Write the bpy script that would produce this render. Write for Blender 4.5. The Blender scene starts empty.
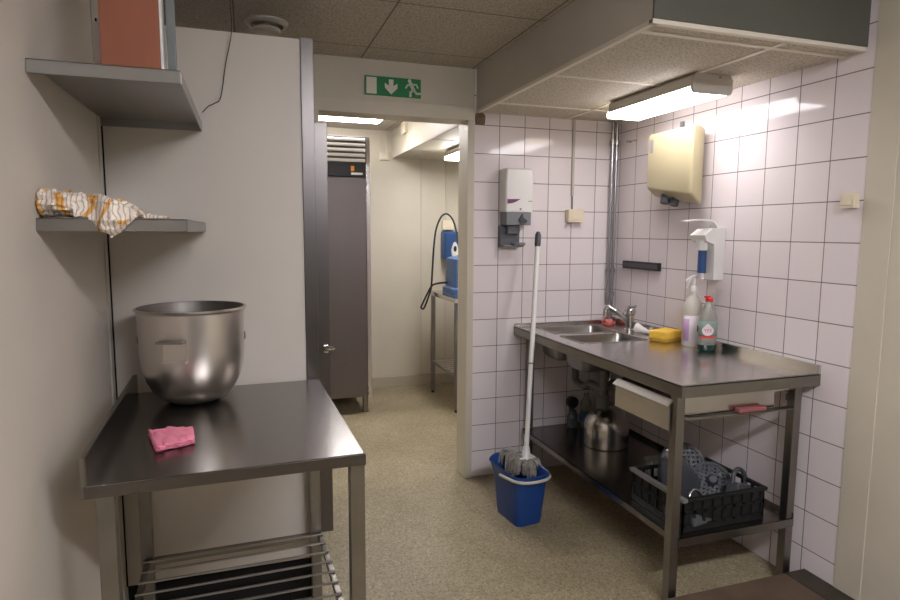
import bpy, bmesh, math, random
from mathutils import Vector, Matrix, noise
random.seed(7)
S = bpy.context.scene
COL = S.collection
PI = math.pi
T = 0.153                 # tile pitch
W = 0.7536                # right wall plane
XL = -1.775               # left wall plane
CZ = 2.28                 # main ceiling
SZ = 2.053                # underside of the soffit

# ------------------------------------------------------------------ materials
def lin(c):
    return tuple(((v/255)/12.92 if v/255 <= .04045 else ((v/255+.055)/1.055)**2.4) for v in c)

def mat(name, col, rough=.5, metal=0, spec=.5, noise_amt=0, noise_scale=8, bump=0, bump_scale=60,
        rough_var=0, stretch=None, trans=0, ior=1.45, emit=None, estr=0, coat=0):
    m = bpy.data.materials.new(name); m.use_nodes = True
    nt = m.node_tree; N = nt.nodes; L = nt.links
    b = N['Principled BSDF']
    c = lin(col)
    b.inputs['Base Color'].default_value = (*c, 1)
    b.inputs['Roughness'].default_value = rough
    b.inputs['Metallic'].default_value = metal
    b.inputs['Specular IOR Level'].default_value = spec
    b.inputs['Transmission Weight'].default_value = trans
    b.inputs['IOR'].default_value = ior
    b.inputs['Coat Weight'].default_value = coat
    if emit:
        b.inputs['Emission Color'].default_value = (*lin(emit), 1)
        b.inputs['Emission Strength'].default_value = estr
    tc = N.new('ShaderNodeTexCoord'); mp = N.new('ShaderNodeMapping')
    L.new(tc.outputs['Object'], mp.inputs['Vector'])
    if stretch: mp.inputs['Scale'].default_value = stretch
    if noise_amt or rough_var:
        nz = N.new('ShaderNodeTexNoise'); nz.inputs['Scale'].default_value = noise_scale
        nz.inputs['Detail'].default_value = 6
        L.new(mp.outputs[0], nz.inputs['Vector'])
        if noise_amt:
            r = N.new('ShaderNodeValToRGB')
            r.color_ramp.elements[0].position = .3; r.color_ramp.elements[1].position = .7
            r.color_ramp.elements[0].color = (*[v*(1-noise_amt) for v in c], 1)
            r.color_ramp.elements[1].color = (*[min(1, v*(1+noise_amt)) for v in c], 1)
            L.new(nz.outputs['Fac'], r.inputs[0]); L.new(r.outputs[0], b.inputs['Base Color'])
        if rough_var:
            mr = N.new('ShaderNodeMapRange')
            mr.inputs['To Min'].default_value = max(.02, rough-rough_var); mr.inputs['To Max'].default_value = rough+rough_var
            mr.inputs['From Min'].default_value = .3; mr.inputs['From Max'].default_value = .7
            L.new(nz.outputs['Fac'], mr.inputs['Value']); L.new(mr.outputs[0], b.inputs['Roughness'])
    if bump:
        n2 = N.new('ShaderNodeTexNoise'); n2.inputs['Scale'].default_value = bump_scale; n2.inputs['Detail'].default_value = 4
        L.new(mp.outputs[0], n2.inputs['Vector'])
        bp = N.new('ShaderNodeBump'); bp.inputs['Strength'].default_value = bump; bp.inputs['Distance'].default_value = .004
        L.new(n2.outputs['Fac'], bp.inputs['Height']); L.new(bp.outputs[0], b.inputs['Normal'])
    return m

def tile_mat(name, axis, phase, col, grout):
    """glazed wall tiles: axis 0 = wall along X, 1 = wall along Y (object space == world space)"""
    m = bpy.data.materials.new(name); m.use_nodes = True
    nt = m.node_tree; N = nt.nodes; L = nt.links; b = N['Principled BSDF']
    tc = N.new('ShaderNodeTexCoord'); sp = N.new('ShaderNodeSeparateXYZ'); cb = N.new('ShaderNodeCombineXYZ')
    L.new(tc.outputs['Object'], sp.inputs[0])
    ad = N.new('ShaderNodeMath'); ad.operation = 'ADD'; ad.inputs[1].default_value = phase + 20*T
    L.new(sp.outputs[axis], ad.inputs[0]); L.new(ad.outputs[0], cb.inputs[0])
    az = N.new('ShaderNodeMath'); az.operation = 'ADD'; az.inputs[1].default_value = 10*T
    L.new(sp.outputs[2], az.inputs[0]); L.new(az.outputs[0], cb.inputs[1])
    br = N.new('ShaderNodeTexBrick'); br.offset = 0; br.squash = 1
    br.inputs['Scale'].default_value = 1; br.inputs['Brick Width'].default_value = T; br.inputs['Row Height'].default_value = T
    br.inputs['Mortar Size'].default_value = .0021; br.inputs['Mortar Smooth'].default_value = .15; br.inputs['Bias'].default_value = 0
    c = lin(col)
    br.inputs['Color1'].default_value = (*c, 1); br.inputs['Color2'].default_value = (*[v*.95 for v in c], 1)
    br.inputs['Mortar'].default_value = (*lin(grout), 1)
    L.new(cb.outputs[0], br.inputs['Vector'])
    L.new(br.outputs['Color'], b.inputs['Base Color'])
    mr = N.new('ShaderNodeMapRange'); mr.inputs['To Min'].default_value = .07; mr.inputs['To Max'].default_value = .8; b.inputs['Specular IOR Level'].default_value = .36
    L.new(br.outputs['Fac'], mr.inputs['Value']); L.new(mr.outputs[0], b.inputs['Roughness'])
    inv = N.new('ShaderNodeMath'); inv.operation = 'SUBTRACT'; inv.inputs[0].default_value = 1
    L.new(br.outputs['Fac'], inv.inputs[1])
    nz = N.new('ShaderNodeTexNoise'); nz.inputs['Scale'].default_value = 9; nz.inputs['Detail'].default_value = 1
    L.new(tc.outputs['Object'], nz.inputs['Vector'])
    mu = N.new('ShaderNodeMath'); mu.operation = 'MULTIPLY_ADD'; mu.inputs[1].default_value = .5
    L.new(nz.outputs['Fac'], mu.inputs[0]); L.new(inv.outputs[0], mu.inputs[2])
    bp = N.new('ShaderNodeBump'); bp.inputs['Strength'].default_value = .5; bp.inputs['Distance'].default_value = .0015
    L.new(mu.outputs[0], bp.inputs['Height']); L.new(bp.outputs[0], b.inputs['Normal'])
    return m

def ceil_mat(name, px, py, col, line, size=.6):
    m = bpy.data.materials.new(name); m.use_nodes = True
    nt = m.node_tree; N = nt.nodes; L = nt.links; b = N['Principled BSDF']
    tc = N.new('ShaderNodeTexCoord'); mp = N.new('ShaderNodeMapping')
    mp.inputs['Location'].default_value = (px+20*size, py+20*size, 0)
    L.new(tc.outputs['Object'], mp.inputs['Vector'])
    br = N.new('ShaderNodeTexBrick'); br.offset = 0; br.squash = 1
    br.inputs['Scale'].default_value = 1; br.inputs['Brick Width'].default_value = size; br.inputs['Row Height'].default_value = size
    br.inputs['Mortar Size'].default_value = .004; br.inputs['Mortar Smooth'].default_value = .1; br.inputs['Bias'].default_value = 0
    c = lin(col)
    nz = N.new('ShaderNodeTexNoise'); nz.inputs['Scale'].default_value = 110; nz.inputs['Detail'].default_value = 3
    L.new(tc.outputs['Object'], nz.inputs['Vector'])
    r = N.new('ShaderNodeValToRGB'); r.color_ramp.elements[0].position = .36; r.color_ramp.elements[1].position = .56
    r.color_ramp.elements[0].color = (*[v*.62 for v in c], 1); r.color_ramp.elements[1].color = (*c, 1)
    L.new(nz.outputs['Fac'], r.inputs[0])
    L.new(r.outputs[0], br.inputs['Color1']); L.new(r.outputs[0], br.inputs['Color2'])
    br.inputs['Mortar'].default_value = (*lin(line), 1)
    L.new(mp.outputs[0], br.inputs['Vector']); L.new(br.outputs['Color'], b.inputs['Base Color'])
    b.inputs['Roughness'].default_value = .9
    bp = N.new('ShaderNodeBump'); bp.inputs['Strength'].default_value = .4; bp.inputs['Distance'].default_value = .003
    L.new(nz.outputs['Fac'], bp.inputs['Height']); L.new(bp.outputs[0], b.inputs['Normal'])
    return m

def floor_mat():
    m = bpy.data.materials.new('speckled_vinyl'); m.use_nodes = True
    nt = m.node_tree; N = nt.nodes; L = nt.links; b = N['Principled BSDF']
    tc = N.new('ShaderNodeTexCoord')
    vo = N.new('ShaderNodeTexVoronoi'); vo.inputs['Scale'].default_value = 150
    L.new(tc.outputs['Object'], vo.inputs['Vector'])
    r = N.new('ShaderNodeValToRGB'); e = r.color_ramp.elements
    e[0].position = 0; e[0].color = (*lin((120, 110, 88)), 1)
    e[1].position = 1; e[1].color = (*lin((194, 183, 156)), 1)
    for p, c in ((.25, (144, 132, 106)), (.5, (160, 147, 119)), (.8, (174, 161, 132))):
        k = e.new(p); k.color = (*lin(c), 1)
    L.new(vo.outputs['Color'], r.inputs[0])
    nz = N.new('ShaderNodeTexNoise'); nz.inputs['Scale'].default_value = 2.2; nz.inputs['Detail'].default_value = 7
    L.new(tc.outputs['Object'], nz.inputs['Vector'])
    r2 = N.new('ShaderNodeValToRGB'); r2.color_ramp.elements[0].position = .3; r2.color_ramp.elements[1].position = .7
    r2.color_ramp.elements[0].color = (.72, .70, .66, 1); r2.color_ramp.elements[1].color = (1, 1, 1, 1)
    L.new(nz.outputs['Fac'], r2.inputs[0])
    mx = N.new('ShaderNodeMixRGB'); mx.blend_type = 'MULTIPLY'; mx.inputs[0].default_value = 1
    L.new(r.outputs[0], mx.inputs[1]); L.new(r2.outputs[0], mx.inputs[2]); L.new(mx.outputs[0], b.inputs['Base Color'])
    b.inputs['Roughness'].default_value = .5
    return m

def cloth_mat():
    m = bpy.data.materials.new('patterned_towel'); m.use_nodes = True
    nt = m.node_tree; N = nt.nodes; L = nt.links; b = N['Principled BSDF']
    tc = N.new('ShaderNodeTexCoord')
    wv = N.new('ShaderNodeTexWave'); wv.inputs['Scale'].default_value = 4.5; wv.inputs['Distortion'].default_value = 16; wv.inputs['Detail'].default_value = 1.5
    L.new(tc.outputs['Object'], wv.inputs['Vector'])
    r = N.new('ShaderNodeValToRGB'); r.color_ramp.elements[0].position = .83; r.color_ramp.elements[1].position = .93
    r.color_ramp.elements[0].color = (*lin((236, 226, 214)), 1); r.color_ramp.elements[1].color = (*lin((224, 168, 88)), 1)
    L.new(wv.outputs['Fac'], r.inputs[0])
    w2 = N.new('ShaderNodeTexWave'); w2.inputs['Scale'].default_value = 32; w2.inputs['Distortion'].default_value = 7
    L.new(tc.outputs['Object'], w2.inputs['Vector'])
    r2 = N.new('ShaderNodeValToRGB'); r2.color_ramp.elements[0].position = .1; r2.color_ramp.elements[1].position = .28
    r2.color_ramp.elements[0].color = (*lin((206, 196, 190)), 1); r2.color_ramp.elements[1].color = (1, 1, 1, 1)
    L.new(w2.outputs['Fac'], r2.inputs[0])
    mx = N.new('ShaderNodeMixRGB'); mx.blend_type = 'MULTIPLY'; mx.inputs[0].default_value = 1
    L.new(r.outputs[0], mx.inputs[1]); L.new(r2.outputs[0], mx.inputs[2]); L.new(mx.outputs[0], b.inputs['Base Color'])
    b.inputs['Roughness'].default_value = .9
    return m

M = {}
M['paint'] = mat('wall_panel_paint', (208, 200, 190), .42, noise_amt=.03, noise_scale=3)
M['paint_left'] = mat('left_wall_paint', (196, 187, 175), .5, noise_amt=.04, noise_scale=3)
M['cream'] = mat('cream_paint', (202, 194, 176), .45, noise_amt=.03, noise_scale=4)
M['soffit'] = mat('soffit_paint', (190, 183, 172), .6, noise_amt=.04, noise_scale=3)
M['tbar'] = mat('ceiling_bar', (224, 216, 200), .5)
M['rear_wall'] = mat('rear_wall_paint', (50, 46, 42), .6)
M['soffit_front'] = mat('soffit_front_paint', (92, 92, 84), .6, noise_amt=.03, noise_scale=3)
M['tile_back'] = tile_mat('tiles_back', 0, 0, (230, 221, 222), (118, 110, 108))
M['tile_right'] = tile_mat('tiles_right', 1, .0346, (230, 221, 222), (118, 110, 108))
M['ceil'] = ceil_mat('mineral_ceiling', .165, .2, (196, 188, 174), (120, 112, 100))
M['soff_ceil'] = ceil_mat('mineral_soffit', .19, .26, (206, 196, 180), (196, 188, 174))
M['floor'] = floor_mat()
M['brown'] = mat('brown_vinyl', (92, 76, 62), .6, noise_amt=.25, noise_scale=9, bump=.2)
M['dark_brown'] = mat('shadowed_vinyl', (58, 50, 40), .6, noise_amt=.3, noise_scale=14)
M['steel'] = mat('brushed_steel', (206, 202, 198), .22, 1, noise_amt=.03, noise_scale=3)
M['steel_dark'] = mat('worn_steel_top', (138, 134, 130), .24, 1, noise_amt=.06, noise_scale=3)
M['steel_leg'] = mat('dull_steel', (142, 138, 132), .36, 1, noise_amt=.10, noise_scale=8)
M['basin'] = mat('shaded_basin_steel', (150, 147, 143), .3, 1)  # darker than the worktop steel, paints in the shade inside the sinks
M['can'] = mat('can_steel', (190, 186, 180), .2, 1)
M['steel_fridge'] = mat('fridge_steel', (120, 112, 110), .4, 1, noise_amt=.04, noise_scale=4, stretch=(1, 1, .1))
M['bowl'] = mat('bowl_steel', (212, 206, 200), .33, 1, noise_amt=.03, noise_scale=3)
M['zinc'] = mat('galvanised_steel', (100, 98, 96), .45, 1, noise_amt=.2, noise_scale=40)
M['chrome'] = mat('chrome', (205, 205, 205), .12, 1)
M['shelf'] = mat('shelf_steel', (156, 154, 150), .3, 1, noise_amt=.04, noise_scale=4)
M['post'] = mat('grey_post_paint', (112, 116, 116), .4)
M['bowl_inner'] = mat('dull_bowl_inside', (124, 119, 114), .5, 1, noise_amt=.06, noise_scale=9)  # inside of the bowl darker and rougher than its outside
M['strip'] = mat('dark_steel_strip', (112, 107, 104), .34, 1, noise_amt=.05, noise_scale=5)
M['bright'] = mat('polished_lip', (235, 232, 228), .3, 1)
M['rod'] = mat('steel_rod', (175, 170, 165), .3, 1)
M['white'] = mat('white_plastic', (228, 226, 222), .35)
M['ivory'] = mat('aged_ivory_enamel', (178, 167, 134), .3, noise_amt=.02, noise_scale=4)
M['beige'] = mat('beige_plastic', (226, 214, 188), .4)
M['greyp'] = mat('grey_plastic', (128, 130, 134), .45)
M['dgrey'] = mat('dark_grey_plastic', (70, 72, 76), .4)
M['midgrey'] = mat('mid_grey_plastic', (96, 98, 102), .4)
M['pipe'] = mat('plated_pipe', (176, 176, 178), .28, 1)
M['black'] = mat('black_plastic', (34, 34, 36), .4)
M['blackcrate'] = mat('crate_plastic', (20, 21, 22), .5)
M['blue'] = mat('blue_plastic', (48, 80, 128), .4)
M['bluelt'] = mat('blue_machine', (70, 98, 142), .4)
M['bucket'] = mat('blue_bucket', (26, 64, 128), .4)
M['purple'] = mat('purple_print', (120, 60, 110), .5)
M['red'] = mat('red_plastic', (206, 56, 48), .4)
M['green'] = mat('sign_green', (24, 128, 72), .5)
M['signwhite'] = mat('sign_white', (222, 220, 205), .5)
M['pink'] = mat('pink_cloth', (240, 142, 166), .9, noise_amt=.05, noise_scale=40, bump=.4, bump_scale=250)
M['salmon'] = mat('salmon_cloth', (230, 134, 124), .9, noise_amt=.06, noise_scale=40, bump=.4, bump_scale=250)
M['yellow'] = mat('yellow_sponge', (244, 198, 80), .9, noise_amt=.08, noise_scale=60, bump=.5, bump_scale=180)
M['scour'] = mat('scouring_pad', (190, 150, 50), .95, noise_amt=.2, noise_scale=80)
M['yarn'] = mat('mop_yarn', (150, 144, 134), .95, noise_amt=.25, noise_scale=60)
M['board'] = mat('hardboard', (152, 92, 68), .6, noise_amt=.10, noise_scale=6, stretch=(4, 1, .6))
M['label'] = mat('white_label', (226, 216, 220), .5)
M['lilac'] = mat('lilac_print', (186, 150, 186), .5)
M['labelgreen'] = mat('green_label', (134, 156, 144), .5)
M['bottle_white'] = mat('milky_plastic', (226, 220, 208), .35, trans=.25)
M['clear'] = mat('clear_plastic', (216, 218, 210), .12, trans=.75)
M['liquid'] = mat('green_liquid', (34, 58, 50), .15)
M['tubclear'] = mat('clear_tub', (170, 176, 172), .2, trans=.7)
M['cable'] = mat('black_cable', (30, 30, 34), .5)
M['greycable'] = mat('grey_cable', (60, 56, 52), .6)
M['patch'] = mat('bare_plaster', (110, 92, 74), .9, noise_amt=.4, noise_scale=30)
M['skirt'] = mat('grey_skirting', (176, 166, 146), .6)
M['void'] = mat('shade_and_seam_black', (20, 19, 18), .9)
M['crate_rim_lit'] = mat('crate_rim_lit_plastic', (120, 118, 116), .4)
M['attachment'] = mat('grey_attachment_plastic', (62, 64, 68), .35)
M['orange'] = mat('orange_lamp', (235, 150, 40), .4)
M['packet'] = mat('red_packet', (150, 88, 88), .6)
M['lamp'] = mat('lit_diffuser', (255, 252, 246), .4, emit=(252, 247, 250), estr=6.6)
M['lamp_far'] = mat('lit_far_diffuser', (255, 252, 246), .4, emit=(250, 247, 247), estr=18)
M['lamp_rear'] = mat('lit_rear_diffuser', (255, 252, 246), .4, emit=(246, 246, 255), estr=34)
M['lamp_end'] = mat('diffuser_end', (240, 232, 200), .4, emit=(255, 246, 226), estr=4.0)
M['lampgrey'] = mat('lamp_housing', (190, 184, 174), .5)
M['pvc'] = mat('waste_pipe_plastic', (96, 92, 86), .5)
M['towel'] = cloth_mat()

# ------------------------------------------------------------------ mesh builder
def wloc(o):
    v = Vector((0, 0, 0))
    while o is not None:
        v = v + o.location; o = o.parent
    return v

class MB:
    def __init__(s): s.bm = bmesh.new(); s.bev = False
    def add(s, verts, faces, X=None):
        vs = [s.bm.verts.new(X @ Vector(v) if X else v) for v in verts]
        for f in faces:
            try: s.bm.faces.new([vs[i] for i in f])
            except ValueError: pass
        return vs
    def box(s, x0, x1, y0, y1, z0, z1, bev=.0, X=None, seg=2):
        b = bmesh.new()
        r = bmesh.ops.create_cube(b, size=1)
        for v in b.verts:
            v.co = Vector(((x0+x1)/2+v.co.x*(x1-x0), (y0+y1)/2+v.co.y*(y1-y0), (z0+z1)/2+v.co.z*(z1-z0)))
        if bev: s.bev = True
        if bev: bmesh.ops.bevel(b, geom=list(b.edges), offset=bev, segments=seg, profile=.5, affect='EDGES')
        s.merge(b, X); return s
    def merge(s, b, X=None):
        b.verts.index_update()
        s.add([v.co.copy() for v in b.verts], [[v.index for v in f.verts] for f in b.faces], X); b.free()
    def rings(s, rings, cap0=True, cap1=True, X=None, closed=False):
        n = len(rings[0]); V = [p for r in rings for p in r]; F = []
        k = len(rings)
        for a in range(k if closed else k-1):
            b = (a+1) % k
            for i in range(n):
                j = (i+1) % n; F.append((a*n+i, a*n+j, b*n+j, b*n+i))
        if not closed:
            if cap0: F.append(tuple(range(n-1, -1, -1)))
            if cap1: F.append(tuple((k-1)*n+i for i in range(n)))
        s.add(V, F, X); return s
    def lathe(s, prof, c=(0, 0, 0), seg=32, X=None, cap0=True, cap1=True, sx=1, sy=1):
        R = [[(c[0]+r*sx*math.cos(2*PI*i/seg), c[1]+r*sy*math.sin(2*PI*i/seg), c[2]+z) for i in range(seg)] for r, z in prof]
        return s.rings(R, cap0, cap1, X)
    def tube(s, pts, r, seg=10, closed=False, X=None):
        P = [Vector(p) for p in pts]; n = len(P); R = []
        rr = r if hasattr(r, '__len__') else [r]*n
        up = None
        for i in range(n):
            a = P[(i-1) % n] if (closed or i > 0) else P[i]; b = P[(i+1) % n] if (closed or i < n-1) else P[i]
            t = (b-a).normalized()
            if up is None:
                up = t.orthogonal().normalized()
            up = (up - t*up.dot(t)).normalized(); q = t.cross(up)
            R.append([P[i]+up*math.cos(2*PI*k/seg)*rr[i]+q*math.sin(2*PI*k/seg)*rr[i] for k in range(seg)])
        return s.rings(R, True, True, X, closed)
    def prism(s, poly, axis, a, b, X=None):
        def p(u, v, w): return {0: (w, u, v), 1: (u, w, v), 2: (u, v, w)}[axis]
        return s.rings([[p(u, v, a) for u, v in poly], [p(u, v, b) for u, v in poly]], True, True, X)
    def grid(s, fn, nu, nv, X=None):
        V = [fn(i/nu, j/nv) for i in range(nu+1) for j in range(nv+1)]
        F = [(i*(nv+1)+j, (i+1)*(nv+1)+j, (i+1)*(nv+1)+j+1, i*(nv+1)+j+1) for i in range(nu) for j in range(nv)]
        s.add(V, F, X); return s
    def build(s, name, m, parent=None, smooth=True, solid=0, world=False):
        bm = s.bm
        bmesh.ops.recalc_face_normals(bm, faces=bm.faces)
        if parent is not None: off = wloc(parent)
        elif world: off = Vector((0, 0, 0))
        else:
            xs = [v.co.x for v in bm.verts]; ys = [v.co.y for v in bm.verts]; zs = [v.co.z for v in bm.verts]
            off = Vector(((min(xs)+max(xs))/2, (min(ys)+max(ys))/2, min(zs)))
        for v in bm.verts: v.co -= off
        if smooth:
            for e in bm.edges:
                if len(e.link_faces) == 2 and e.calc_face_angle(0) > math.radians(38): e.smooth = False
            for f in bm.faces: f.smooth = True
        me = bpy.data.meshes.new(name); bm.to_mesh(me); bm.free()
        o = bpy.data.objects.new(name, me); COL.objects.link(o)
        me.materials.append(m if not isinstance(m, str) else M[m])
        if parent is not None: o.parent = parent
        else: o.location = off
        if s.bev and smooth:
            wn = o.modifiers.new('normals', 'WEIGHTED_NORMAL'); wn.keep_sharp = True; wn.weight = 80
        if solid:
            md = o.modifiers.new('thickness', 'SOLIDIFY'); md.thickness = solid; md.offset = 0
        return o

def tag(o, label, cat, group=None):
    o['label'] = label; o['category'] = cat
    if group: o['group'] = group
    return o
def thing(name, loc, label, cat, group=None):
    o = bpy.data.objects.new(name, None); COL.objects.link(o); o.location = loc
    o.empty_display_size = .05
    return tag(o, label, cat, group)
def struct(o):
    o['kind'] = 'structure'; return o
def copy_thing(o, loc, label, group=None):
    c = o.copy(); COL.objects.link(c); c.location = loc; c['label'] = label
    if group: c['group'] = group
    for ch in list(o.children):
        d = ch.copy(); COL.objects.link(d); d.parent = c
        for g in ch.children:
            e = g.copy(); COL.objects.link(e); e.parent = d
    return c
def BX(name, m, parent, *a, bev=0, **k):
    return MB().box(*a, bev=bev, **k).build(name, m, parent)
def rrect(x0, x1, y0, y1, r, z, n=5):
    pts = []
    for cx, cy, a0 in ((x1-r, y1-r, 0), (x0+r, y1-r, 90), (x0+r, y0+r, 180), (x1-r, y0+r, 270)):
        for i in range(n+1):
            a = math.radians(a0+90*i/n); pts.append((cx+r*math.cos(a), cy+r*math.sin(a), z))
    return pts
def spline(pts, n=8):
    P = [Vector(p) for p in pts]; out = []
    for i in range(len(P)-1):
        a = P[max(i-1, 0)]; b = P[i]; c = P[i+1]; d = P[min(i+2, len(P)-1)]
        for k in range(n):
            t = k/n
            out.append(.5*((2*b)+(c-a)*t+(2*a-5*b+4*c-d)*t*t+(3*b-a-3*c+d)*t**3))
    out.append(P[-1]); return out

# ------------------------------------------------------------------ the setting
def sbox(name, m, *a, bev=0):
    return struct(MB().box(*a, bev=bev).build(name, m, None, world=True))
YB, YF, XR2 = -5.2, 2.15, 1.9
sbox('floor', 'floor', XL-.1, XR2, YB, YF+.1, -.1, 0)
sbox('ceiling', 'ceil', XL-.1, XR2, YB, YF+.1, CZ, CZ+.08)
sbox('wall_left', 'paint_left', XL-.1, XL, YB, YF+.1, 0, CZ)
# cold-room partition: front skin, side and top; raised above the floor over a shaded gap
m = MB(); m.box(XL, -1.145, -.93, -.87, .175, 2.07); m.box(-1.15, -1.1, -.88, 0, .175, 2.07); m.box(XL, -1.1, -.88, 0, 2.02, 2.07)
struct(m.build('wall_cold_room', M['paint'], None, world=True))
sbox('panel_gap_shade', 'void', XL, -1.12, -.905, -.72, 0, .176)  # black block stands in for the shade under the raised panel
sbox('trim_2', 'strip', -1.147, -1.103, -.938, -.868, .175, 2.075, bev=.002)
m = MB(); m.box(XL, XL+.004, -.985, -.947, .1, 2.28)
struct(m.build('trim_3', M['lampgrey'], None, world=True))
sbox('panel_gap_shade2', 'void', XL, XL+.006, -.9335, -.9295, .175, 2.07)
# back wall (tiles right of the doorway, painted lintel over it)
m = MB(); m.box(-.153, W+.1, 0, .125, 0, CZ); struct(m.build('wall_back', M['tile_back'], None, world=True))
m = MB(); m.box(-1.12, -.153, 0, .125, 2.075, CZ); m.box(XL, -1.0, .002, .125, 0, 2.0755)
struct(m.build('wall_lintel', M['cream'], None, world=True))
m = MB()
m.box(-.19, -.150, -.012, .14, 0, 2.075, bev=.003); m.box(-1.02, -.15, -.014, .14, 2.007, 2.078, bev=.003)
m.box(-1.02, -.98, -.012, .14, 0, 2.01, bev=.003);
struct(m.build('trim_4', M['cream'], None, world=True))
# right wall
sbox('wall_right', 'tile_right', W, W+.1, -1.56, 0, 0, CZ)
m = MB(); m.box(W, W+.1, YB, -1.66, 0, CZ); struct(m.build('wall_right_front', M['cream'], None, world=True))
sbox('trim_5', 'cream', W-.003, W+.1, -1.665, -1.558, 0, CZ, bev=.002)
sbox('wall_front', 'rear_wall', XL-.1, W+.1, YB-.1, YB, 0, CZ)
# far room
sbox('wall_far', 'cream', XL-.1, XR2, YF, YF+.1, 0, CZ)
sbox('wall_far_right', 'cream', XR2, XR2+.1, 0, YF+.1, 0, CZ)
m = MB()
for x in (.155, .389): m.box(x-.004, x+.004, YF-.003, YF, .1, 2.05)
m.box(-.11-.004, -.11+.004, YF-.003, YF, 2.05, CZ)
struct(m.build('trim_6', M['soffit'], None, world=True))
m = MB(); m.box(XL, XR2, YF-.02, YF, 0, .1, bev=.004); struct(m.build('baseboard_far', M['skirt'], None, world=True))
# soffits (dropped ceiling over the sink, and its twin in the far room)
m = MB(); m.box(-.138, W, -1.52, 0, SZ+.012, CZ)
struct(m.build('ceiling_soffit', M['soffit'], None, world=True))
sbox('ceiling_soffit_panels', 'soff_ceil', -.115, W, -1.50, 0, SZ, SZ+.013)
m = MB(); m.box(-.14, -.118, -1.522, 0, SZ-.003, SZ+.012, bev=.002); m.box(-.14, W, -1.524, -1.502, SZ-.003, SZ+.012, bev=.002)
for y in (-.275, -.855, -1.44): m.box(-.12, W, y-.011, y+.011, SZ-.0035, SZ+.004)
m.box(.398, .42, -1.5, 0, SZ-.003, SZ+.004)
struct(m.build('trim_7', M['tbar'], None, world=True))
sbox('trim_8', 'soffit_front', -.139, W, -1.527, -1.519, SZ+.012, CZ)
sbox('ceiling_far_soffit', 'cream', -.11, XR2, .126, YF, 2.052, CZ)
m = MB()
for y in (1.0, 1.6): m.box(-.105, XR2, y-.006, y+.006, 2.049, 2.053)
m.box(-.112, -.1, .126, YF, 2.045, 2.056)
struct(m.build('trim_9', M['soffit'], None, world=True))
# raised brown threshold at lower right
sbox('panel_gap_shade0', 'brown', .05, W-.001, -2.7, -1.425, 0, .065, bev=.004)
sbox('threshold_shadow_strip', 'dark_brown', W-.10, W-.0, -2.3, -1.43, .064, .068)  # darker strip paints in the shadow along the right wall

o = MB()
ring = []
for i in range(14):
    a = 2*PI*i/14; rr = 1+.25*noise.noise(Vector((math.cos(a)*2, math.sin(a)*2, 3)))
    ring.append((-.117+.029*rr*max(-1, min(1, 1.3*math.cos(a))), 2.021+.031*rr*max(-1, min(1, 1.3*math.sin(a)))))
o.prism(ring, 1, -.004, .002)
tag(o.build('plaster_patch', M['patch']), 'small brown patch of bare plaster at top corner of door frame', 'wall damage')

# ------------------------------------------------------------------ ceiling lights
def batten(name, x0, x1, y0, y1, ztop, label, group, lamp='lamp'):
    h = .078; z0 = ztop-h
    t = thing(name, ((x0+x1)/2, (y0+y1)/2, z0), label, 'ceiling light', group)
    c = .018
    prof = [(x0+.012, ztop), (x1-.012, ztop), (x1, ztop-.02), (x1, z0+.02), (x1-.01, z0+.004), (x0+.01, z0+.004), (x0, z0+.02), (x0, ztop-.02)]
    # housing along the left/top of the fitting, diffuser below
    m = MB(); m.prism([(x0+.012, ztop), (x1-.012, ztop), (x1, ztop-.015), (x1, z0+.026), (x0, z0+.026), (x0, ztop-.015)], 1, y0+.012, y1-.012)
    m.build('housing', M['lampgrey'], t)
    d = MB(); d.prism([(x0+.001, z0+.0255), (x1-.001, z0+.0255), (x1-.002, z0+.008), (x1-.012, z0+.001), (x0+.012, z0+.001), (x0+.002, z0+.008)], 1, y0+.014, y1-.014)
    df = d.build('diffuser', M[lamp], t)
    for ya, yb, mm in ((y0, y0+.013, 'lampgrey'), (y1-.013, y1, 'lamp_end')):
        if mm == 'lamp_end':
            e = MB(); e.prism([(x0+.006, z0+.034), (x1-.006, z0+.034), (x1+.001, z0+.02), (x1, z0+.006), (x1-.008, z0), (x0+.008, z0), (x0, z0+.006), (x0-.001, z0+.02)], 1, ya, yb); e.build('end_cap', M[mm], t); continue
        e = MB(); e.prism([(x0+.012, ztop), (x1-.012, ztop), (x1+.002, ztop-.02), (x1+.002, z0+.014), (x1-.008, z0), (x0+.008, z0), (x0-.002, z0+.014), (x0-.002, ztop-.02)], 1, ya, yb)
        ec = e.build('end_cap', M[mm], t)
        if mm == 'lampgrey':
            k = MB(); k.tube([((x0+x1)/2+.03, y0-.006, ztop-.012), ((x0+x1)/2+.03, y0+.002, ztop-.012)], .005, 8); k.build('screw', M['chrome'], ec)
    return t
GL = 'short fluorescent battens'
la = batten('ceiling_light', .378, .572, -1.09, -.47, SZ-.001, 'lit batten light under the lowered ceiling above the sink counter', None)
batten('ceiling_light', .17, .37, .85, 1.52, 2.051, 'lit batten light under the lowered ceiling of the far room', None, 'lamp_far')
t = thing('ceiling_light', (-.9, 1.45, 2.22), 'long flat lit light on the far room main ceiling above the fridge', 'ceiling light')
BX('housing', 'white', t, -1.6, -.35, 1.36, 1.56, 2.25, CZ, bev=.003)
BX('diffuser', 'lamp_far', t, -1.59, -.355, 1.37, 1.555, 2.23, 2.251, bev=.003)
for i, (lx, ly, lb) in enumerate(((-.45, -3.4, 'long ceiling light over the front part of the kitchen'),)):
    t = thing('ceiling_light', (lx, ly, 2.2), lb, 'ceiling light')
    BX('housing', 'white', t, lx-.62, lx+.62, ly-.10, ly+.10, 2.25, CZ, bev=.003)
    BX('diffuser', 'lamp_rear', t, lx-.61, lx+.61, ly-.09, ly+.09, 2.215, 2.251, bev=.003)

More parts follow.
